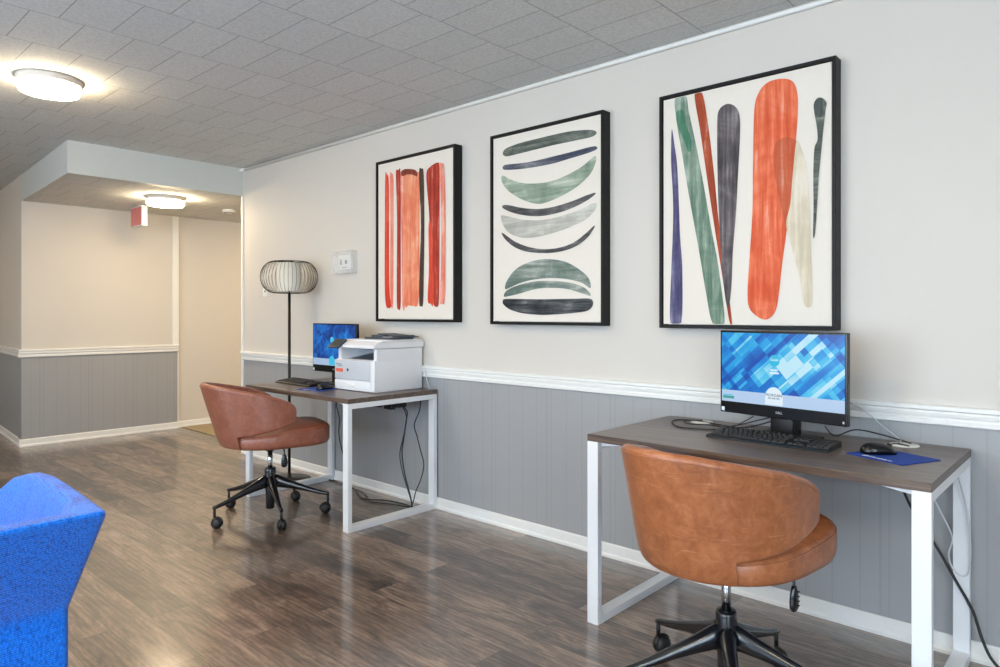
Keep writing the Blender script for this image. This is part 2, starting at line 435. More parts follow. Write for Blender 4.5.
# conduit along the top of the main wall with its end fitting
t = thing('wall_conduit', 'thin white conduit running along the top of the main wall under the ceiling', 'conduit', (WE, -.012, CZ-.02))
mb('trim_white').tube([(.06, 0, 0), (8.2, 0, 0)], .011, 10).build('conduit_pipe', t)
mb('trim_white').box(-.04, .07, -.02, .012, -.012, .014, .006, 3).build('end_fitting', t)

# carpet in the hallway
tag(mb('carpet_tan').box(BX+.0, WE-.02, .20, 2.98, 0, .008).build('hallway_carpet'), 'tan patterned carpet on the hallway floor beyond the brown chair', 'carpet')

# ------------------------------------------------------------------ ceiling lights
def drum(loc, r, label, z):
    t = thing('ceiling_light', label, 'ceiling light', (loc[0], loc[1], z), 0, None)
    mb('fixture_white').lathe([(0, 0), (r*1.02, 0), (r*1.03, -.004), (r*1.03, -.030), (r*1.0, -.034), (r*.9, -.034)], n=48).build('canopy_ring', t)
    mb('lamp_glow').lathe([(r*.93, -.030), (r*.96, -.036), (r*.96, -.062), (r*.92, -.074), (r*.5, -.080), (0, -.081)], n=48).build('diffuser', t)
    return t
drum((-4.302, -1.819), .150, 'round white flush ceiling light, lit, on the tiled ceiling at upper left', CZ)
drum((-6.28, -.43), .158, 'round white flush light, lit, under the low hallway ceiling beside the exit sign', HZ)
for x, y, z, lb in [(-1.45, -2.3, CZ, 'round white flush ceiling light above the floor between the two desks'),
                    (-4.3, -4.4, CZ, 'round white flush ceiling light near the window behind the blue armchair'),
                    (1.4, -3.6, CZ, 'round white flush ceiling light nearest the near wall'),
                    (-1.4, -4.6, CZ, 'round white flush ceiling light by the window behind the camera'),
                    (-6.55, 1.7, HZ, 'unseen round flush light added further down the hallway to brighten it'),  # hidden lamp, added to brighten the hallway walls and floor
                    (-8.3, -3.1, CZ, 'unseen round flush ceiling light added at the far left end to warm the left wall')]:  # out-of-view lamp put in to throw warm light on the left wall
    drum((x, y), .155, lb, z)

# exit sign on the far wall, smoke detector under the hallway ceiling
t = thing('exit_sign', 'small pinkish red exit sign hanging under the low hallway ceiling beside the round light', 'exit sign', (-6.97, -.40, 2.035))
mb('trim_white').box(-.135, .135, -.026, .026, .015, .205, .006, 3).build('housing', t)
mb('exit_red').box(-.132, .132, -.029, -.025, .025, .195, .001).build('face_plate', t)
mb('trim_white').box(-.05, .05, -.02, .02, .205, HZ-2.03).build('canopy', t)
t = thing('smoke_detector', 'small white smoke detector on the hallway ceiling', 'smoke detector', (-6.58, .30, HZ))
mb('trim_white').lathe([(0, 0), (.062, 0), (.064, -.012), (.055, -.028), (.03, -.036), (0, -.037)], n=28).build('detector_body', t)
mb('dark_metal').lathe([(.040, -.030), (.046, -.0345), (.050, -.031)], n=28).build('sensor_slot', t)

# ------------------------------------------------------------------ framed art
STROKES = {"A": [["red", [[-0.292, 0.436], [-0.274, 0.442], [-0.256, 0.412], [-0.251, 0.289], [-0.251, -0.089], [-0.244, -0.353], [-0.224, -0.425], [-0.251, -0.448], [-0.286, -0.424], [-0.298, -0.276], [-0.296, 0.104]]], ["pale_red", [[-0.244, 0.42], [-0.22, 0.44], [-0.203, 0.377], [-0.203, 0.002], [-0.208, -0.41], [-0.232, -0.419], [-0.241, -0.24], [-0.239, 0.099]]], ["dark_red", [[-0.179, 0.445], [-0.155, 0.454], [-0.132, 0.433], [-0.13, 0.09], [-0.13, -0.244], [-0.132, -0.438], [-0.155, -0.454], [-0.171, -0.392], [-0.167, 0.093], [-0.173, 0.28]]], ["pale_red", [[-0.132, 0.415], [-0.098, 0.422], [-0.087, 0.27], [-0.08, -0.098], [-0.087, -0.43], [-0.115, -0.42], [-0.12, -0.096], [-0.127, 0.181]]], ["orange", [[-0.103, 0.434], [-0.035, 0.432], [0.034, 0.415], [0.054, 0.38], [0.057, 0.074], [0.054, -0.25], [0.042, -0.422], [-0.007, -0.434], [-0.052, -0.43], [-0.087, -0.42], [-0.092, -0.098], [-0.1, 0.179]]], ["brown_red", [[-0.127, 0.438], [-0.087, 0.45], [-0.007, 0.438], [0.029, 0.42], [0.034, 0.387], [-0.007, 0.403], [-0.063, 0.413], [-0.115, 0.409]]], ["dark_brown", [[0.054, 0.425], [0.075, 0.43], [0.097, 0.392], [0.103, 0.07], [0.097, -0.252], [0.091, -0.422], [0.07, -0.436], [0.054, -0.413], [0.058, -0.198], [0.07, 0.073], [0.058, 0.29]]], ["dark_red", [[0.123, 0.397], [0.155, 0.429], [0.204, 0.445], [0.229, 0.444], [0.243, 0.408], [0.243, 0.058], [0.24, -0.292], [0.235, -0.423], [0.214, -0.442], [0.188, -0.423], [0.171, -0.361], [0.162, -0.113], [0.146, 0.155], [0.13, 0.281]]], ["red", [[0.143, 0.066], [0.167, 0.068], [0.188, -0.114], [0.188, -0.414], [0.162, -0.421], [0.135, -0.396], [0.146, -0.2]]], ["pale_red", [[0.244, 0.421], [0.268, 0.434], [0.285, 0.409], [0.296, 0.226], [0.296, -0.12], [0.291, -0.398], [0.265, -0.42], [0.248, -0.397], [0.26, -0.118], [0.255, 0.231]]]], "B": [["grey_green", [[-0.291, 0.434], [-0.269, 0.45], [-0.172, 0.463], [-0.048, 0.466], [0.07, 0.468], [0.183, 0.466], [0.292, 0.453], [0.334, 0.439], [0.336, 0.424], [0.302, 0.414], [0.183, 0.413], [0.07, 0.413], [-0.048, 0.41], [-0.172, 0.406], [-0.262, 0.405], [-0.291, 0.418]]], ["slate_blue", [[-0.291, 0.353], [-0.262, 0.359], [-0.11, 0.349], [0.07, 0.354], [0.183, 0.359], [0.292, 0.365], [0.334, 0.363], [0.342, 0.348], [0.292, 0.337], [0.183, 0.327], [0.07, 0.317], [-0.048, 0.316], [-0.172, 0.32], [-0.275, 0.331], [-0.294, 0.342]]], ["sage", [[-0.304, 0.294], [-0.288, 0.3], [-0.236, 0.271], [-0.134, 0.238], [-0.024, 0.224], [0.07, 0.226], [0.161, 0.245], [0.249, 0.273], [0.313, 0.308], [0.334, 0.313], [0.336, 0.287], [0.302, 0.23], [0.227, 0.179], [0.127, 0.141], [0.011, 0.115], [-0.061, 0.119], [-0.16, 0.155], [-0.249, 0.209], [-0.295, 0.259]]], ["slate", [[-0.299, 0.127], [-0.262, 0.133], [-0.147, 0.104], [-0.036, 0.087], [0.07, 0.088], [0.183, 0.103], [0.27, 0.122], [0.326, 0.131], [0.33, 0.122], [0.281, 0.097], [0.183, 0.067], [0.07, 0.05], [-0.048, 0.049], [-0.172, 0.071], [-0.262, 0.102]]], ["pale_grey", [[-0.306, 0.077], [-0.262, 0.07], [-0.147, 0.04], [-0.024, 0.026], [0.093, 0.031], [0.216, 0.051], [0.329, 0.079], [0.336, 0.052], [0.281, 0.005], [0.183, -0.027], [0.07, -0.049], [-0.048, -0.063], [-0.147, -0.059], [-0.236, -0.03], [-0.288, 0.018]]], ["slate", [[-0.302, -0.02], [-0.275, -0.032], [-0.198, -0.078], [-0.097, -0.114], [0.011, -0.132], [0.116, -0.129], [0.205, -0.107], [0.281, -0.064], [0.323, -0.035], [0.326, -0.045], [0.281, -0.094], [0.205, -0.133], [0.104, -0.152], [-0.001, -0.152], [-0.122, -0.136], [-0.21, -0.104], [-0.275, -0.058]]], ["sage_grey", [[-0.275, -0.336], [-0.262, -0.293], [-0.198, -0.232], [-0.11, -0.198], [-0.001, -0.185], [0.116, -0.198], [0.205, -0.232], [0.281, -0.284], [0.304, -0.324], [0.3, -0.346], [0.249, -0.318], [0.161, -0.297], [0.047, -0.287], [-0.073, -0.292], [-0.172, -0.31], [-0.243, -0.332]]], ["sage_grey", [[-0.282, -0.38], [-0.269, -0.351], [-0.198, -0.324], [-0.073, -0.303], [0.047, -0.302], [0.161, -0.313], [0.249, -0.335], [0.297, -0.367], [0.302, -0.385], [0.249, -0.371], [0.161, -0.348], [0.058, -0.339], [-0.048, -0.342], [-0.16, -0.363], [-0.236, -0.376]]], ["charcoal", [[-0.291, -0.404], [-0.262, -0.393], [-0.048, -0.398], [0.183, -0.399], [0.292, -0.399], [0.318, -0.412], [0.315, -0.438], [0.281, -0.462], [0.183, -0.473], [0.07, -0.48], [-0.024, -0.482], [-0.147, -0.473], [-0.236, -0.453], [-0.286, -0.424]]]], "C": [["green", [[-0.307, 0.516], [-0.254, 0.515], [-0.238, 0.435], [-0.205, 0.288], [-0.168, 0.102], [-0.131, -0.101], [-0.1, -0.261], [-0.071, -0.511], [-0.126, -0.512], [-0.157, -0.377], [-0.189, -0.196], [-0.238, 0.06], [-0.271, 0.248], [-0.299, 0.406]]], ["dark_green", [[-0.3, 0.452], [-0.266, 0.451], [-0.249, 0.377], [-0.227, 0.311], [-0.229, 0.267], [-0.243, 0.264], [-0.266, 0.323], [-0.297, 0.395]]], ["violet", [[-0.324, 0.375], [-0.312, 0.315], [-0.296, 0.2], [-0.288, 0.035], [-0.282, -0.119], [-0.271, -0.273], [-0.276, -0.51], [-0.33, -0.512], [-0.327, -0.291], [-0.318, -0.085], [-0.318, 0.07], [-0.327, 0.226]]], ["rust", [[-0.211, 0.511], [-0.175, 0.512], [-0.147, 0.367], [-0.118, 0.135], [-0.102, -0.024], [-0.079, -0.203], [-0.057, -0.35], [-0.037, -0.509], [-0.047, -0.509], [-0.061, -0.438], [-0.079, -0.32], [-0.115, -0.102], [-0.147, 0.099], [-0.184, 0.345]]], ["charcoal_violet", [[-0.104, 0.379], [-0.094, 0.422], [-0.069, 0.438], [-0.044, 0.435], [-0.017, 0.413], [-0.003, 0.37], [-0.002, 0.293], [-0.011, 0.121], [-0.021, -0.052], [-0.034, -0.205], [-0.039, -0.341], [-0.049, -0.428], [-0.061, -0.433], [-0.074, -0.35], [-0.087, -0.202], [-0.098, -0.005], [-0.104, 0.212]]], ["orange_red", [[0.06, 0.386], [0.079, 0.458], [0.116, 0.492], [0.172, 0.495], [0.217, 0.474], [0.236, 0.423], [0.238, 0.342], [0.227, 0.189], [0.212, 0.008], [0.197, -0.109], [0.176, -0.264], [0.163, -0.384], [0.149, -0.458], [0.116, -0.493], [0.079, -0.486], [0.04, -0.448], [0.031, -0.381], [0.04, -0.229], [0.052, -0.04], [0.055, 0.169]]], ["rust_wash", [[0.14, 0.193], [0.153, 0.238], [0.19, 0.252], [0.217, 0.241], [0.232, 0.225], [0.224, 0.126], [0.213, 0.017], [0.206, -0.037], [0.192, -0.109], [0.176, -0.052], [0.153, 0.062], [0.142, 0.137]]], ["beige_wash", [[0.233, 0.229], [0.252, 0.194], [0.274, 0.109], [0.282, -0.009], [0.288, -0.18], [0.293, -0.359], [0.293, -0.431], [0.278, -0.445], [0.262, -0.426], [0.243, -0.313], [0.212, -0.193], [0.192, -0.104], [0.208, -0.028], [0.218, 0.09]]], ["grey_green", [[0.3, 0.365], [0.314, 0.385], [0.333, 0.381], [0.348, 0.359], [0.344, 0.33], [0.336, 0.26], [0.327, 0.164], [0.319, 0.076], [0.312, -0.048], [0.307, -0.128], [0.302, -0.167], [0.297, -0.154], [0.299, -0.046], [0.298, 0.079], [0.302, 0.185], [0.314, 0.22], [0.311, 0.274], [0.302, 0.329]]], ["dark_slate", [[0.302, 0.367], [0.314, 0.383], [0.336, 0.377], [0.339, 0.357], [0.331, 0.314], [0.319, 0.308], [0.305, 0.327]]]]}
def art(key, cx, cz, name, label):
    w, h, d, fw = .768, 1.072, .065, .014
    t = thing('framed_artwork', label, 'picture', (cx, 0, cz), 0, 'tall framed abstract prints in a row on the wall')
    f = mb('black_wood')
    f.box(-w/2, -w/2+fw, -d, 0, -h/2, h/2).box(w/2-fw, w/2, -d, 0, -h/2, h/2)
    f.box(-w/2+fw, w/2-fw, -d, 0, h/2-fw, h/2).box(-w/2+fw, w/2-fw, -d, 0, -h/2, -h/2+fw)
    f.build('frame', t, mods=[('BEVEL', dict(width=.0015, segments=2))])
    c = mb('canvas_paper'); c.box(-w/2+fw+.004, w/2-fw-.004, -d+.010, -.02, -h/2+fw+.004, h/2-fw-.004)
    lim_x = w/2-fw-.006; lim_z = h/2-fw-.006
    for i, (col, pts) in enumerate(STROKES[key]):
        c.mat('paint_'+col)
        sp = smoothpath([(x, 0, z) for x, z in pts], 5, True)
        y = -d+.0096-.00035*(i+1)
        vs = [c._v((max(-lim_x, min(lim_x, p.x)), y, max(-lim_z, min(lim_z, p.z)))) for p in sp]
        edges = [c.b.edges.new((vs[k], vs[(k+1) % len(vs)])) for k in range(len(vs)) if (vs[k].co-vs[(k+1) % len(vs)].co).length > 1e-6]
        res = bmesh.ops.triangle_fill(c.b, edges=edges, use_beauty=True)
        for g in res['geom']:
            if isinstance(g, bmesh.types.BMFace): g.material_index = c.mi
    cv = c.build('canvas', t)
    # strokes face the room
    for p in cv.data.polygons:
        if p.material_index > 0 and p.normal.y > 0: p.flip()
    return t
art('A', -3.3525, 1.704, 'a', 'black framed abstract print of vertical red and orange strokes above the printer, leftmost picture')
art('B', -2.293, 1.696, 'b', 'black framed abstract print of stacked curved grey and green strokes, middle picture')
art('C', -1.215, 1.691, 'c', 'black framed abstract print with a broad orange stroke, rightmost picture above the near desk')

# ------------------------------------------------------------------ desks
def make_desk(label, x, w):
    D = .665; y1 = -.012; H = .745; T = .027
    t = thing('office_desk', label, 'desk', (x, y1, 0), 0, 'desks with dark tops and white frames')
    mb('desk_top').box(0, w, -D, 0, H-T, H, .0015).build('desktop', t)
    for s in (0, 1):
        a = 0 if s == 0 else w-.05
        f = mb('white_metal')
        f.box(a, a+.05, -D, -D+.028, 0, H-T).box(a, a+.05, -.028, 0, 0, H-T)
        f.box(a, a+.05, -D+.028, -.028, H-T-.030, H-T).box(a, a+.05, -D+.028, -.028, 0, .034)
        g = f.build('leg_frame', t, mods=[('BEVEL', dict(width=.002, segments=2))])
        # slot screw on the inner face of the front post and the corner gusset
        xi = a+.05 if s == 0 else a
        mb('printer_grey').box(xi-.0005 if s == 0 else xi-.001, xi+.001 if s == 0 else xi+.0005, -D+.010, -D+.016, .055, .11).build('slot', g)
        sx = 1 if s == 0 else -1
        q = mb('white_metal'); yb = -D+.03
        q.prism([(xi, H-T-.0005), (xi+sx*.10, H-T-.0005), (xi+sx*.10, H-T-.004), (xi, H-T-.020)], lambda u, v, d: (u, d, v), yb+.10, yb)
        q.build('corner_bracket', g)
    c = mb('dark_metal'); c.box(.06, w-.06, -.20, -.16, H-T-.025, H-T-.001).box(.06, w-.06, -D+.10, -D+.13, H-T-.012, H-T-.001)
    c.build('crossbar', t)
    for k in (0, 1):
        gx = .20 if k == 0 else w-.19
        mb('grommet').lathe([(0, H+.003), (.044, H+.004), (.048, H+.002), (.048, H-.002)], gx, -.082, n=32).build('grommet_cap', t)
    return t
make_desk('dark-topped white-framed desk nearest the camera, under the orange stroke picture', -1.573, 1.172)
make_desk('dark-topped white-framed desk further away carrying the white printer', -4.346, 1.164)

# ------------------------------------------------------------------ swivel chairs
def interp(x, tab):
    if x <= tab[0][0]: return tab[0][1]
    for (a, p), (b, q) in zip(tab, tab[1:]):
        if x <= b:
            t = (x-a)/(b-a); return p+(q-p)*t
    return tab[-1][1]
AM = 106.
def shell_pt(al, z, inset):
    """point of the bucket back: al from the back centre (deg), local +x is the front"""
    h = max(0, min(1.1, (z-.435)/.385)); ca, sa = cos(R(al)), sin(R(al))
    ab = lerp(.280, .398, h**.95)-inset; bb = lerp(.256, .272, h**.8)-inset; af = lerp(.30, .33, h)
    if z < .50:
        k = (max(0, (.475-z))/.040)**2*.014; ab -= k; bb -= k
    u = -(ab if ca > 0 else af)*ca
    return Vector((u, bb*sa*(1 if abs(al) < 90 else 1), z))
ZT = [(0, .824), (25, .818), (45, .800), (60, .782), (75, .762), (88, .736), (98, .712), (102, .698), (104.5, .682), (106, .655)]
ZB = [(42.5, .512), (60, .522), (80, .545), (95, .568), (101, .578), (106, .592)]
SEAM = 42.
def make_chair(label, leather, loc, face, base_ang, z0=0):
    t = thing('swivel_chair', label, 'office chair', loc, face, 'leather swivel chairs at the desks')
    # backrest shell
    als = sorted(set([SEAM*i/14 for i in range(15)] + [SEAM-.4, SEAM+.15] + [SEAM+.5+(AM-SEAM-.6)*i/22 for i in range(23)] + [104.5, 105.4]))
    als = [-a for a in als[::-1] if a > 0] + als
    b = mb(leather); loops = []
    for al in als:
        A = abs(al); zt = interp(A, ZT); zb = .442 if A <= SEAM else interp(A, ZB)
        th = .036*(1 if A < 97 else max(.25, 1-((A-97)/9)**2*.75))
        rr = min(th/2, (zt-zb)/2*.9); L = []
        nz = 12
        for i in range(nz+1):
            z = lerp(zb+rr*.6, zt-rr, i/nz); L.append(shell_pt(al, z, 0))
        top = zt-rr
        for k in range(1, 6):
            a = pi*k/6; L.append(shell_pt(al, top, th/2*(1-cos(a)))+Vector((0, 0, rr*sin(a))))
        for i in range(nz+1):
            z = lerp(zt-rr, zb+rr*.6, i/nz); L.append(shell_pt(al, z, th))
        for k in range(1, 4):
            a = pi*k/4; L.append(shell_pt(al, zb+rr*.6, th/2*(1+cos(a)))-Vector((0, 0, rr*.6*sin(a))))
        loops.append(L)
    b.loft(loops); b.build('backrest', t, mods=[('SUBSURF', dict(levels=1, render_levels=1))])
    # seam piping just below the rim
    rim = []
    for i in range(61):
        al = -101+202*i/60; rim.append(shell_pt(al, interp(abs(al), ZT)-.020, -.0006))
    mb(leather).tube(rim, .0022, 6).build('piping', t)
    # pan under the seat joining it to the back
    # seat cushion: rounded-square plan, crowned top rising to the front
    s = mb(leather); loops = []; n = 56
    def ring(sc_, z0, z1):
        L = []
        for i in range(n):
            a = 2*pi*i/n; e = 2/3.8 if cos(a) > 0 else 2/(2.15)
            cu = math.copysign(abs(cos(a))**e, cos(a)); su = math.copysign(abs(sin(a))**(2/3.8 if cos(a) > 0 else e), sin(a))
            u = (.02+cu*.310*sc_) if cu > 0 else (.02+cu*.283*sc_); v = su*.256*sc_
            fz = (u+.25)/.58
            L.append((u, v, lerp(z0, z1, fz)))
        return L
    for sc_, za, zb_ in ((.001, .439, .439), (.7, .438, .438), (.93, .439, .440), (.975, .446, .448), (.995, .460, .466), (1., .480, .50), (.995, .496, .532),
                       (.975, .506, .548), (.94, .511, .557), (.8, .514, .563), (.5, .515, .567), (.001, .515, .567)):
        loops.append(ring(sc_, za, zb_))
    s.loft(loops); s.build('seat', t)
    pr_ = [Vector(p) for p in ring(.99, .500, .537)]
    mb(leather).tube(pr_, .0022, 6, closed=True).build('piping', t)
    # mechanism plate, gas column
    mb('chair_black').box(-.09, .10, -.07, .07, .420, .447, .006).lathe([(0, .39), (.022, .39), (.028, .421), (0, .421)], n=20).build('tilt_mechanism', t)
    mb('chrome').lathe([(0, .27), (.0145, .27), (.0145, .395), (0, .395)], n=24).build('gas_column', t)
    base = mb('chair_black').lathe([(0, .045), (.022, .045), (.026, .05), (.027, .15), (.031, .17), (.033, .255), (.033, .282), (.029, .292), (.0155, .292), (0, .29)], n=32).build('base_hub', t)
    # lever with paddle
    l = mb('chair_black')
    l.tube(smoothpath([(.02, -.06, .432), (.03, -.14, .434), (.03, -.190, .430), (.03, -.203, .415), (.03, -.205, .395)]), .0045, 8)
    l.build('lever_rod', t)
    p = mb('chair_black'); loops = []
    for z, w_, d_ in ((.402, .006, .006), (.395, .011, .008), (.375, .017, .010), (.352, .020, .011), (.336, .018, .010), (.327, .010, .006)):
        loops.append([(.03+w_*cos(2*pi*i/20), -.205+d_*sin(2*pi*i/20), z) for i in range(20)])
    p.loft(loops)
    p.mat('dark_metal')
    for z in (.384, .370, .356, .343): p.box(.020, .040, -.2175, -.2125, z, z+.003)
    p.build('lever_paddle', t)
    for ch in t.children:
        if not ch.name.startswith('base_hub'): ch.location.z = z0
    for k in range(5):
        a = base_ang-face+R(72*k); X = Matrix.Rotation(a, 4, 'Z')
        g = mb('chair_black'); loops = []
        for r, zc, hw, hh in ((.018, .212, .026, .042), (.05, .206, .025, .038), (.10, .190, .022, .029), (.17, .168, .018, .021), (.235, .146, .015, .016), (.29, .129, .0125, .013), (.33, .119, .0115, .0115), (.348, .116, .010, .010)):
            L = []
            for i in range(12):
                q = 2*pi*i/12; L.append(X @ Vector((r, hw*cos(q), zc+hh*sin(q))))
            loops.append(L)
        g.loft(loops)
        leg = g.build('base_leg', t)
        cr = .031; sw = R(38*(k-2)+20); Y = X @ Matrix.Translation((.340, 0, 0)) @ Matrix.Rotation(sw, 4, 'Z')
        w = mb('rubber')
        w.lathe([(0, .064), (.0075, .064), (.0075, .115), (0, .115)], n=12, xf=X @ Matrix.Translation((.340, 0, 0)))
        for sgn in (-1, 1):
            rot = Y @ Matrix.Translation((-.016, 0, cr)) @ Matrix.Rotation(R(90)*sgn, 4, 'X')
            w.lathe([(0, .003), (cr, .003), (cr, .010), (cr*.93, .017), (cr*.7, .023), (cr*.35, .026), (0, .027)], n=24, xf=rot)
        w.tube([Y @ Vector((-.018+.030*cos(q), 0, cr+.030*sin(q)+.003)) for q in [R(-10+20*i) for i in range(0, 11)]], .006, 6)
        w.build('caster', leg)
    return t
make_chair('worn tan leather swivel chair pulled up to the desk nearest the camera', 'leather_tan', (-.926, -.844, 0), R(82), R(-131), .020)
make_chair('reddish brown leather swivel chair at the further desk with the printer', 'leather_brown', (-3.818, -.792, 0), R(75), R(-91))

# ------------------------------------------------------------------ all-in-one computers
def make_monitor(label, loc, rz, scr, big):
    t = thing('desktop_computer', label, 'computer', loc, rz, 'all-in-one computers on the desks')
    W, H0, H1 = .510, .076, .408            # width, bottom and top above the desk
    h = mb('gloss_black'); h.box(-W/2, W/2, -.014, .010, H0, H1, .003)
    h.mat('black_plastic').box(-W/2+.03, W/2-.03, .010, .036, H0+.02, H1-.04, .008, 3).build('housing', t)
    sw, sh = .494, .278; zc = H1-.008-sh/2
    s = mb(scr); s.box(-sw/2, sw/2, -.0012, 0, -sh/2, sh/2)
    if big:
        F = Matrix.Rotation(R(90), 4, 'X')
        s.mat('scr_white').prism([(.036*cos(a), -sh/2+.032+.040*sin(a)) for a in [pi*i/20 for i in range(21)]] + [(-.036, -sh/2+.004), (.036, -sh/2+.004)], lambda u, v, d: (u-.02, d, v), -.0016, -.0012)
        s.mat('scr_ink').text('MORGAN', .0155, Matrix.Translation((-.02, -.0020, -sh/2+.036)) @ F)
        s.text('PROPERTIES', .0088, Matrix.Translation((-.02, -.0020, -sh/2+.026)) @ F)
        s.mat('scr_cyan').lathe([(0, 0), (.022, 0), (.022, .0004), (0, .0004)], n=28, xf=Matrix.Translation((-.018, -.0013, .035)) @ F)
        s.mat('scr_white').text('Guest', .013, Matrix.Translation((-.018, -.0022, .034)) @ F)
        s.box(-.034, -.004, -.0022, -.0012, -.004, .001).box(-.036, -.0, -.0022, -.0012, -.016, -.009)
        s.mat('scr_green').box(-sw/2+.006, -sw/2+.056, -.0020, -.0012, -sh/2+.012, -sh/2+.022)
        s.mat('scr_cyan').box(-sw/2+.006, -sw/2+.050, -.0020, -.0012, -sh/2+.024, -sh/2+.028)
    else:
        s.mat('scr_cyan').lathe([(0, 0), (.022, 0), (.022, .0004), (0, .0004)], n=24, xf=Matrix.Translation((-.018, -.0013, .035)) @ Matrix.Rotation(R(90), 4, 'X'))
        s.prism([(.034*cos(a), -sh/2+.030+.036*sin(a)) for a in [pi*i/16 for i in range(17)]] + [(-.034, -sh/2+.004), (.034, -sh/2+.004)], lambda u, v, d: (u-.02, d, v), -.0016, -.0012)
        s.box(-.034, -.004, -.0022, -.0012, -.014, .001)
    sc_ob = s.build('screen', t, (0, -.0141, zc))
    lg = mb('print_silver').text('DELL', .012, Matrix.Translation((0, -.0145, H0+.018)) @ Matrix.Rotation(R(90), 4, 'X')); lg.build('logo', t)
    mb('print_white').box(-W/2+.006, -W/2+.020, -.0147, -.0139, H0+.006, H0+.022).build('sticker', t)
    mb('print_silver').box(W/2-.016, W/2-.010, -.0147, -.0139, H0+.010, H0+.018).build('power_mark', t)
    mb('black_plastic').box(-.05, .05, .036, .062, .010, .25, .006, 3).box(-.045, .045, .0, .05, .008, .10, .005, 3).build('stand_neck', t)
    mb('black_plastic').box(-.115, .115, -.075, .11, 0, .010, .004, 3).build('stand_base', t)
    return t
mon_r = make_monitor('all-in-one computer with a bright blue mosaic screen on the desk nearest the camera', (-.972, -.255, .745), R(-9), 'screen_a', True)
mon_l = make_monitor('all-in-one computer with a deep blue screen on the further desk, partly behind the printer', (-3.955, -.235, .745), 0, 'screen_b', False)

# ------------------------------------------------------------------ keyboards
def key_mesh(w, d):
    k = mb('key_plastic')
    lo = [(-w/2, -d/2), (w/2, -d/2), (w/2, d/2), (-w/2, d/2)]
    k.loft([[(x, y, 0) for x, y in lo], [(x*.97, y*.97, .003) for x, y in lo], [(x*.82, y*.80+.0005, .0075) for x, y in lo]], smooth=False)
    me_ob = k.build('key'); me = me_ob.data; bpy.data.objects.remove(me_ob); return me
def make_keyboard(label, loc, rz, keys):
    t = thing('keyboard', label, 'keyboard', loc, rz, 'black wired keyboards')
    b = mb('black_plastic')
    w, d = .445, .150
    def pts(x): return [(x, -d/2, 0), (x, d/2, 0), (x, d/2, .020), (x, d/2-.012, .024), (x, -d/2+.010, .011), (x, -d/2, .006)]
    b.loft([pts(-w/2), pts(w/2)], smooth=False)
    u = .0190; rows = []
    R1 = [1]*13+[2]; R2 = [1.5]+[1]*12+[1.5]; R3 = [1.75]+[1]*11+[2.25]; R4 = [2.25]+[1]*10+[2.75]; R5 = [1.25, 1.25, 1.25, 6.25, 1.25, 1.25, 1.25, 1.25]
    def zat(y): return .0095+(y+d/2-.010)/(d-.022)*.013
    lay = []
    x0 = -w/2+.012
    for r, row in enumerate([R5, R4, R3, R2, R1]):
        x = x0; y = -d/2+.020+r*u
        for k in row: lay.append((x+k*u/2, y, k)); x += k*u
    y = -d/2+.020+5*u+.006
    for k in range(13): lay.append((x0+.010+k*u*1.12+.0, y, .95))
    xn = x0+15*u+.010
    for r in (0, 3, 4):
        for k in range(3): lay.append((xn+u/2+k*u, -d/2+.020+r*u, 1))
    lay.append((xn+u*1.5, -d/2+.020+u, 1))
    xp = xn+3*u+.009
    if keys:
        for r in range(5):
            for k in range(4):
                lay.append((xp+u/2+k*u, -d/2+.020+r*u, 1))
    meshes = {}
    if keys:
        b.build('keyboard_case', t)
        vis = lay if len(lay) <= 100 else lay[-100:]
        rest = [l for l in lay if l not in vis]
        for (x, y, k) in vis:
            if k not in meshes: meshes[k] = key_mesh(k*u-.0014, u-.0022)
            o = bpy.data.objects.new('key', meshes[k]); C.objects.link(o); o.parent = t; o.location = (x, y, zat(y)); o.rotation_euler = (R(5.5), 0, 0)
        if rest:
            kk = mb('key_plastic')
            for x, y, k in rest: kk.box(x-k*u/2+.001, x+k*u/2-.001, y-u/2+.0015, y+u/2-.0015, zat(y)-.004, zat(y)+.007, .0015)
            tag(kk.build('remaining_keys', t), kind='stuff')
    else:
        b.mat('key_plastic')
        for x, y, k in lay: b.box(x-k*u/2+.001, x+k*u/2-.001, y-u/2+.0015, y+u/2-.0015, zat(y)-.004, zat(y)+.007)
        for r in range(5):
            for k in range(4): x, y = xp+u/2+k*u, -d/2+.020+r*u; b.box(x-u/2+.001, x+u/2-.001, y-u/2+.0015, y+u/2-.0015, zat(y)-.004, zat(y)+.007)
        b.build('keyboard_case', t)
    return t
make_keyboard('black keyboard with separate keys on the desk nearest the camera below the bright screen', (-.972, -.353, .745), R(-2), True)
make_keyboard('black keyboard on the further desk in front of the deep blue screen', (-4.115, -.395, .745), R(-2), False)

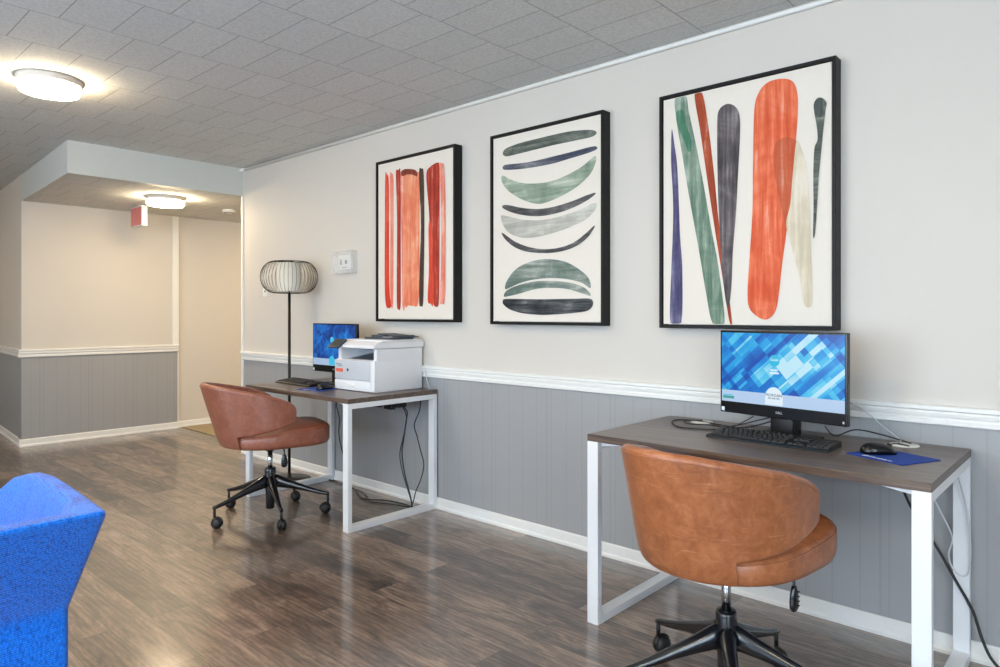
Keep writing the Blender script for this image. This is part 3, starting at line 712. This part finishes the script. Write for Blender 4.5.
# ------------------------------------------------------------------ mice and pads
def make_mouse(label, loc, rz):
    t = thing('computer_mouse', label, 'mouse', loc, rz, 'black mice on blue pads')
    b = mb('gloss_black'); loops = []
    prof = [(-.056, .004, .012), (-.053, .018, .022), (-.040, .027, .033), (-.015, .031, .038), (.010, .030, .036), (.032, .028, .029), (.048, .023, .019), (.056, .012, .010), (.058, .003, .006)]
    for x, hw, hh in prof:
        L = []
        for i in range(17): a = pi*i/16; L.append((x, hw*cos(a), .001+hh*(sin(a)**.7 if sin(a) > 0 else 0)))
        loops.append(L)
    b.loft(loops); b.build('mouse_body', t)
    mb('rubber').lathe([(0, -.003), (.010, -.003), (.011, 0), (.010, .003), (0, .003)], n=20, xf=Matrix.Translation((.034, 0, .024)) @ Matrix.Rotation(R(90), 4, 'X')).build('scroll_wheel', t)
    return t
def make_pad(label, loc, rz, w, d):
    t = thing('mouse_pad', label, 'mouse pad', loc, rz, 'blue mouse pads')
    b = mb('mat_blue'); b.box(-w/2, w/2, -d/2, d/2, 0, .003, .001)
    b.build('pad_sheet', t)
    p = mb('print_white')
    p.prism([(-.052, -.080), (-.036, -.080), (-.028, -.070), (-.040, -.062), (-.052, -.068)], lambda u, v, q: (u, v, q), .003, .0034)
    p.text('Timbers', .026, Matrix.Translation((.012, -.082, .0032)), .0002)
    p.build('printed_logo', t)
    return t
pad_r = make_pad('blue mouse pad with white lettering at the right end of the desk nearest the camera', (-.572, -.352, .745), R(-24), .205, .185)
make_mouse('black mouse on the blue pad at the right end of the near desk', (-.618, -.335, .748), R(38))
make_pad('blue mouse pad on the further desk beside the printer', (-3.745, -.505, .745), R(12), .20, .175)
make_mouse('black mouse on the blue pad beside the printer', (-3.70, -.485, .748), R(95))

# ------------------------------------------------------------------ printer
t = thing('laser_printer', 'white multifunction laser printer on the further desk', 'printer', (-3.500, -.222, .745), R(2))
w, d = .195, .195
# lower cabinet with side columns and the output bay
b = mb('printer_white')
b.box(-w, w, -d+.012, d, 0, .192, .006, 3)
b.box(w-.030, w, -d+.02, d, .186, .262, .004).box(-w+.030, w-.030, d-.10, d-.001, .186, .262).box(-w, -w+.030, -d+.03, d, .186, .262, .003)
b.build('cabinet', t)
mb('printer_grey').prism([(-d+.03, .190), (d-.10, .190), (d-.10, .222), (-d+.09, .193)], lambda u, v, q: (q, u, v), -w+.031, w-.031).build('output_tray', t)
mb('printer_dark').prism([(-d+.055, .1945), (d-.11, .2235), (d-.11, .2265), (-d+.055, .1975)], lambda u, v, q: (q, u, v), -.09, w-.035).build('tray_insert', t)
f = mb('printer_grey').box(-w+.002, w-.040, -d, -d+.014, .068, .189, .005, 3).build('front_door', t)
mb('sticker_red').box(-w+.018, -w+.088, -d-.001, -d+.001, .112, .134, .0004).build('sticker', f)
mb('sticker_blue').box(-w+.016, -w+.075, -d-.001, -d+.001, .158, .163).box(-w+.03, -w+.085, -d-.001, -d+.001, .148, .152).build('printed_mark', f)
mb('printer_dark').lathe([(0, 0), (.010, 0), (.010, .001), (0, .001)], n=20, xf=Matrix.Translation((-w+.135, -d+.0005, .128)) @ Matrix.Rotation(R(90), 4, 'X')).build('emblem', f)
f = mb('printer_white').box(-w+.002, w-.040, -d, -d+.014, .004, .064, .004, 3).build('paper_tray', t)
mb('trim_white').box(-.06, .02, -d-.006, -d+.002, .026, .046, .003, 3).build('tray_handle', f)
mb('printer_white').box(w-.038, w, -d+.001, -d+.016, .004, .192, .004, 3).build('corner_post', t)
# scanner unit
s = mb('printer_white')
s.prism([(-d-.004, .264), (d+.008, .264), (d+.008, .304), (-d+.04, .304), (-d-.004, .282)], lambda u, v, q: (q, u, v), -w-.004, w+.006)
s.build('scanner_bed', t, mods=[('BEVEL', dict(width=.004, segments=3))])
mb('printer_white').box(-w+.01, w-.0, -d+.06, d, .3045, .314, .004, 3).build('scanner_lid', t)
p = mb('printer_dark'); X = Matrix.Translation((-w+.040, -d-.004, .288)) @ Matrix.Rotation(R(36), 4, 'X')
p.box(-.06, .05, -.042, .042, -.006, .006, .003, 3, xf=X)
cp = p.build('control_panel', t)
mb('panel_lcd').box(-.050, .030, -.030, .030, .006, .0068, xf=X).build('display', cp)
q = mb('printer_dark')
q.box(-.10, .185, -.035, .13, .3145, .327, .004, 3)
q.box(-.06, .17, .02, .165, .339, .345, .002, xf=Matrix.Rotation(R(4), 4, 'Y'))
q.box(-.05, .06, -.02, .03, .326, .340, .004, 3).box(.14, .175, .03, .15, .322, .339, .003)
q.mat('printer_white').box(.06, .11, -.02, .02, .3272, .3295, .001)
q.build('document_feeder', t)

# ------------------------------------------------------------------ floor lamp
LX, LYY = -4.545, -.235
t = thing('floor_lamp', 'black floor lamp with a wire cage shade standing behind the further desk', 'floor lamp', (LX, LYY, 0))
mb('dark_metal').lathe([(0, 0), (.152, 0), (.155, .004), (.152, .010), (.03, .014), (.014, .020), (.012, .05), (0, .05)], n=48).build('lamp_base', t)
mb('dark_metal').tube([(0, 0, .04), (0, 0, 1.375)], .0105, 12).build('pole', t)
zc, rr_, hh_ = 1.488, .204, .117
c = mb('dark_metal')
def cage(a, tt):
    # stadium-shaped side profile: flat top and bottom, round flank
    rin = .105
    if tt < .18: r = lerp(.02, rin, tt/.18); z = hh_
    elif tt > .82: r = lerp(rin, .02, (tt-.82)/.18); z = -hh_
    else:
        q = pi/2-pi*(tt-.18)/.64; r = rin+(rr_-rin)*cos(q); z = hh_*sin(q)
    return (r*cos(a), r*sin(a), zc+z)
for k in range(44):
    a = 2*pi*k/44
    c.tube([cage(a, .16+.68*i/18) for i in range(19)], .0013, 4)
for z in (hh_, -hh_):
    c.tube([(.090*cos(2*pi*i/36), .090*sin(2*pi*i/36), zc+z) for i in range(36)], .003, 6, closed=True)
    for k in range(3): a = 2*pi*k/3; c.tube([(0, 0, zc+z), (.09*cos(a), .09*sin(a), zc+z)], .003, 6)
c.build('cage_shade', t)
s = mb('shade_fabric'); s.lathe([(.086, zc-.105), (.086, zc+.105), (.083, zc+.105), (.083, zc-.105), (.086, zc-.105)], n=40); s.build('inner_shade', t)
mb('trim_white').lathe([(0, zc-.06), (.012, zc-.06), (.03, zc), (.028, zc+.03), (0, zc+.045)], n=20).build('bulb', t)
mb('dark_metal').tube([(0, 0, 1.37), (0, 0, zc-.05)], .006, 8).tube([(-.085, 0, zc-.09), (.085, 0, zc-.09)], .002, 6).build('socket', t)

# thermostat in its clear guard, switch plate
t = thing('thermostat', 'white thermostat in a clear guard box on the wall left of the red striped picture', 'thermostat', (-4.155, 0, 1.590))
mb('trim_white').box(-.075, .075, -.030, -.002, -.050, .050, .005, 3).build('thermostat_body', t)
mb('printer_dark').box(-.040, -.026, -.032, -.029, -.018, .020).box(.016, .040, -.032, -.029, -.012, .014).box(-.02, .04, -.032, -.029, -.040, -.036).build('dials', t)
gm = M('clear_plastic', (240, 242, 242), rough=.08, alpha=.22, spec=.6); MT['clear'] = gm.m
g = mb('clear')
g.box(-.120, .120, -.050, -.047, -.080, .080).box(-.120, -.117, -.047, 0, -.080, .080).box(.117, .120, -.047, 0, -.080, .080).box(-.117, .117, -.047, 0, .077, .080).box(-.117, .117, -.047, 0, -.080, -.077)
g.build('guard_box', t)
t = thing('light_switch', 'small white switch plate on the wall behind the floor lamp', 'switch', (-5.315, 0, 1.395))
mb('trim_white').box(-.040, .040, -.006, 0, -.036, .036, .002).build('switch_plate', t)
mb('dark_metal').box(-.005, .005, -.010, -.005, .004, .018).build('toggle', t)

# ------------------------------------------------------------------ cables
def cable(pts, r, key, label, name='power_cable', cat='cable', k=7):
    return tag(mb(key).tube(smoothpath(pts, k), r, 7).build(name), label, cat)
dz = .7485
cable([(-1.02, -.19, .80), (-1.15, -.17, .755), (-1.26, -.13, dz), (-1.38, -.10, dz), (-1.47, -.12, dz), (-1.46, -.20, dz), (-1.37, -.30, dz), (-1.27, -.28, dz), (-1.20, -.235, dz), (-1.13, -.26, dz), (-1.10, -.28, dz)], .0026, 'cable_black',
      'black cable looping over the desk left of the bright blue screen', 'keyboard_cable')
cable([(-1.04, -.19, .81), (-1.20, -.20, .758), (-1.30, -.19, dz+.004), (-1.36, -.22, dz+.004), (-1.42, -.17, dz+.004), (-1.40, -.11, dz+.003), (-1.374, -.094, .752), (-1.372, -.092, .749)], .0024, 'cable_black',
      'black cable running into the white grommet left of the bright blue screen', 'power_cable')
cable([(-1.10, -.20, .81), (-1.16, -.22, .77), (-1.20, -.25, .752), (-1.16, -.265, dz+.001)], .0022, 'cable_black', 'short black cable curling behind the near keyboard', 'data_cable')
cable([(-.83, -.20, .80), (-.80, -.18, .765), (-.75, -.11, .785), (-.68, -.06, .77), (-.60, -.05, .752), (-.575, -.07, dz+.001)], .0026, 'cable_black',
      'black cable from the right side of the near computer to the right grommet', 'power_cable')
cable([(-.85, -.17, .93), (-.76, -.05, .87), (-.68, -.025, .80), (-.62, -.04, .758), (-.605, -.085, .7515)], .0022, 'cable_white',
      'thin white cable sloping down the wall to the right grommet of the near desk', 'network_cable')
cable([(-.590, -.315, .7785), (-.585, -.24, .772), (-.56, -.17, .757), (-.60, -.11, .7505), (-.61, -.095, .7505)], .0022, 'cable_black', 'thin black cable from the near mouse to the grommet', 'mouse_cable')
# below the near desk, against the wall
cable([(-.62, -.10, .70), (-.60, -.07, .58), (-.56, -.05, .48), (-.519, -.045, .418), (-.473, -.045, .339), (-.443, -.045, .283), (-.393, -.045, .19), (-.364, -.05, .10), (-.335, -.055, .04), (-.29, -.06, .012), (-.15, -.10, .006)], .0050, 'cable_black',
      'thick black power cable falling to the floor behind the near desk right legs', 'power_cable')
cable([(-.56, -.09, .70), (-.53, -.06, .62), (-.506, -.045, .553), (-.464, -.04, .462), (-.452, -.04, .42), (-.464, -.04, .363), (-.449, -.04, .317), (-.419, -.04, .300), (-.402, -.045, .330), (-.398, -.050, .42), (-.41, -.055, .55), (-.44, -.07, .69)], .0028, 'cable_white',
      'thin white cable looping below the near desk beside its right legs', 'network_cable')
cable([(-1.50, -.60, .712), (-1.1, -.57, .700), (-.75, -.57, .698), (-.52, -.56, .705), (-.46, -.54, .714)], .0035, 'cable_black', 'black cable slung under the front edge of the near desk', 'power_cable')
# under the further desk
t = thing('power_strip', 'black power strip and adapters hanging below the further desk top', 'power strip', (-3.44, -.16, .655))
mb('black_plastic').box(-.20, .10, -.035, .035, -.022, .024, .005, 3).build('strip_body', t)
mb('black_plastic').box(-.02, .06, -.055, -.02, -.036, -.004, .005, 3).box(-.13, -.07, -.05, -.02, -.034, -.006, .005, 3).build('adapter', t)
mb('dark_metal').box(-.15, -.14, -.01, .01, .02, .0630).box(.08, .09, -.01, .01, .02, .0630).build('hanger', t)
cable([(-3.36, -.14, .64), (-3.343, -.12, .60), (-3.350, -.12, .549), (-3.375, -.12, .43), (-3.392, -.12, .33), (-3.37, -.12, .22), (-3.334, -.12, .13), (-3.305, -.12, .06), (-3.29, -.12, .006)], .0045, 'cable_black',
      'black cable dropping from the power strip to the floor under the further desk', 'power_cable')
cable([(-3.38, -.13, .64), (-3.36, -.11, .56), (-3.39, -.11, .44), (-3.425, -.11, .33), (-3.41, -.11, .24), (-3.36, -.11, .13), (-3.325, -.105, .05), (-3.32, -.10, .006)], .0035, 'cable_black',
      'thin black cable bowing left below the power strip under the further desk', 'data_cable')
cable([(-3.22, -.11, .70), (-3.235, -.11, .62), (-3.285, -.11, .525), (-3.26, -.11, .46), (-3.225, -.11, .37), (-3.195, -.11, .29), (-3.22, -.11, .20), (-3.27, -.11, .11), (-3.30, -.105, .04), (-3.33, -.10, .006)], .0035, 'cable_black',
      'thin black cable bowing right, nearest the wall, under the further desk', 'data_cable')
cable([(-3.30, -.115, .006), (-3.40, -.10, .006), (-3.55, -.13, .007), (-3.68, -.20, .007), (-3.80, -.16, .007), (-3.98, -.08, .007), (-4.25, -.06, .006), (-4.40, -.06, .006)], .0045, 'cable_black',
      'black cable lying on the floor along the wall under the further desk', 'floor_cable')
cable([(-3.315, -.125, .007), (-3.45, -.16, .006), (-3.60, -.21, .006), (-3.70, -.16, .0065), (-3.85, -.10, .006), (-4.0, -.09, .006)], .0035, 'cable_black',
      'second black cable on the floor under the further desk', 'floor_cable')
cable([(-4.15, -.06, .70), (-4.20, -.05, .62), (-4.23, -.04, .55), (-4.20, -.035, .46), (-4.21, -.035, .36), (-4.18, -.035, .26), (-4.13, -.035, .15), (-4.12, -.04, .03)], .004, 'cable_black',
      'black cable hanging on the wall between the lamp pole and the further desk', 'power_cable')
cable([(-3.285, -.028, .90), (-3.275, -.02, .83), (-3.27, -.018, .80), (-3.262, -.004, .74), (-3.262, -.004, .70)], .003, 'cable_white', 'short white cable behind the printer going down past the desk edge', 'power_cable')

# ------------------------------------------------------------------ blue armchair
t = thing('armchair', 'bright blue woven fabric armchair at lower left, seen from behind', 'armchair', (-2.25, -2.70, 0))
ox, oy = -2.25, -2.70
st = [  # base x, top x, top y (outer), top z for the far arm, from its front to the rear corner
    (-2.640, -2.665, -2.372, .540), (-2.620, -2.640, -2.360, .610), (-2.580, -2.595, -2.338, .672), (-2.520, -2.530, -2.316, .716), (-2.440, -2.440, -2.303, .738),
    (-2.330, -2.320, -2.300, .746), (-2.180, -2.130, -2.312, .751), (-2.040, -1.940, -2.327, .756), (-1.910, -1.764, -2.341, .760)]
def station(bx, tx, ty, tz, m, corner=0):
    """one section through the upholstered wall; m=1 far arm, -1 near arm; corner: 1 = mitred"""
    yb = -2.383; th = .070
    zb = min(.50, tz-.04)
    o = [(bx, yb, .10), (bx, yb, zb), (tx, ty, tz)]
    if corner: i_ = [(tx-.060, ty-.074, tz), (bx-.085, yb-.085, zb), (bx-.085, yb-.085, .36)]
    else: i_ = [(tx-.01, ty-.052, tz+.001), (bx, yb-th-.012, zb-.01), (bx, yb-th-.012, .36)]
    L = [Vector(p) for p in o+i_]
    return [Vector((p.x-ox, (p.y-oy)*m, p.z)) for p in L]
loops = [station(*s_, 1, s_ is st[-1]) for s_ in st]
# rear panel mid station
mid = [Vector((-1.91-ox, 0, .10)), Vector((-1.91-ox, 0, .50)), Vector((-1.735-ox, 0, .765)), Vector((-1.797-ox, 0, .765)), Vector((-1.995-ox, 0, .50)), Vector((-1.995-ox, 0, .36))]
loops.append(mid)
loops += [station(*s_, -1, s_ is st[-1]) for s_ in st[::-1]]
b = mb('blue'); b.loft(loops, smooth=False)
b.build('upholstered_shell', t, mods=[('BEVEL', dict(width=.016, segments=4, limit_method='ANGLE', angle_limit=R(28)))])
mb('blue').box(-.40, .262, -.245, .245, .30, .455, .045, 5).build('seat_cushion', t)
mb('blue').box(-.37, .25, -.24, .24, .13, .30, .01, 2).build('seat_base', t)
for x in (-.33, .28):
    for y in (-.27, .27): mb('wood_leg').lathe([(0, 0), (.014, 0), (.022, .128), (0, .128)], x, y, n=16).build('leg', t)

# ------------------------------------------------------------------ camera, world, look
cam = bpy.data.cameras.new('camera'); co = bpy.data.objects.new('camera', cam); C.objects.link(co)
co.location = (0, -2.912, 1.223); co.rotation_euler = (R(90), 0, R(42.40))
cam.sensor_width = 36; cam.lens = 684.7/1000*36; cam.shift_y = -.0203; cam.clip_start = .05
sc.camera = co
w = bpy.data.worlds.new('world'); sc.world = w; w.use_nodes = True
w.node_tree.nodes['Background'].inputs[0].default_value = (.75, .88, 1, 1); w.node_tree.nodes['Background'].inputs[1].default_value = 1.
sc.view_settings.view_transform = 'Standard'; sc.view_settings.look = 'None'; sc.view_settings.gamma = 1; sc.view_settings.use_curve_mapping = False
sc.view_settings.exposure = 0.0
sc.cycles.use_denoising = True; sc.cycles.max_bounces = 10; sc.cycles.diffuse_bounces = 6; sc.cycles.caustics_reflective = False; sc.cycles.caustics_refractive = False
sc.cycles.sample_clamp_indirect = 6
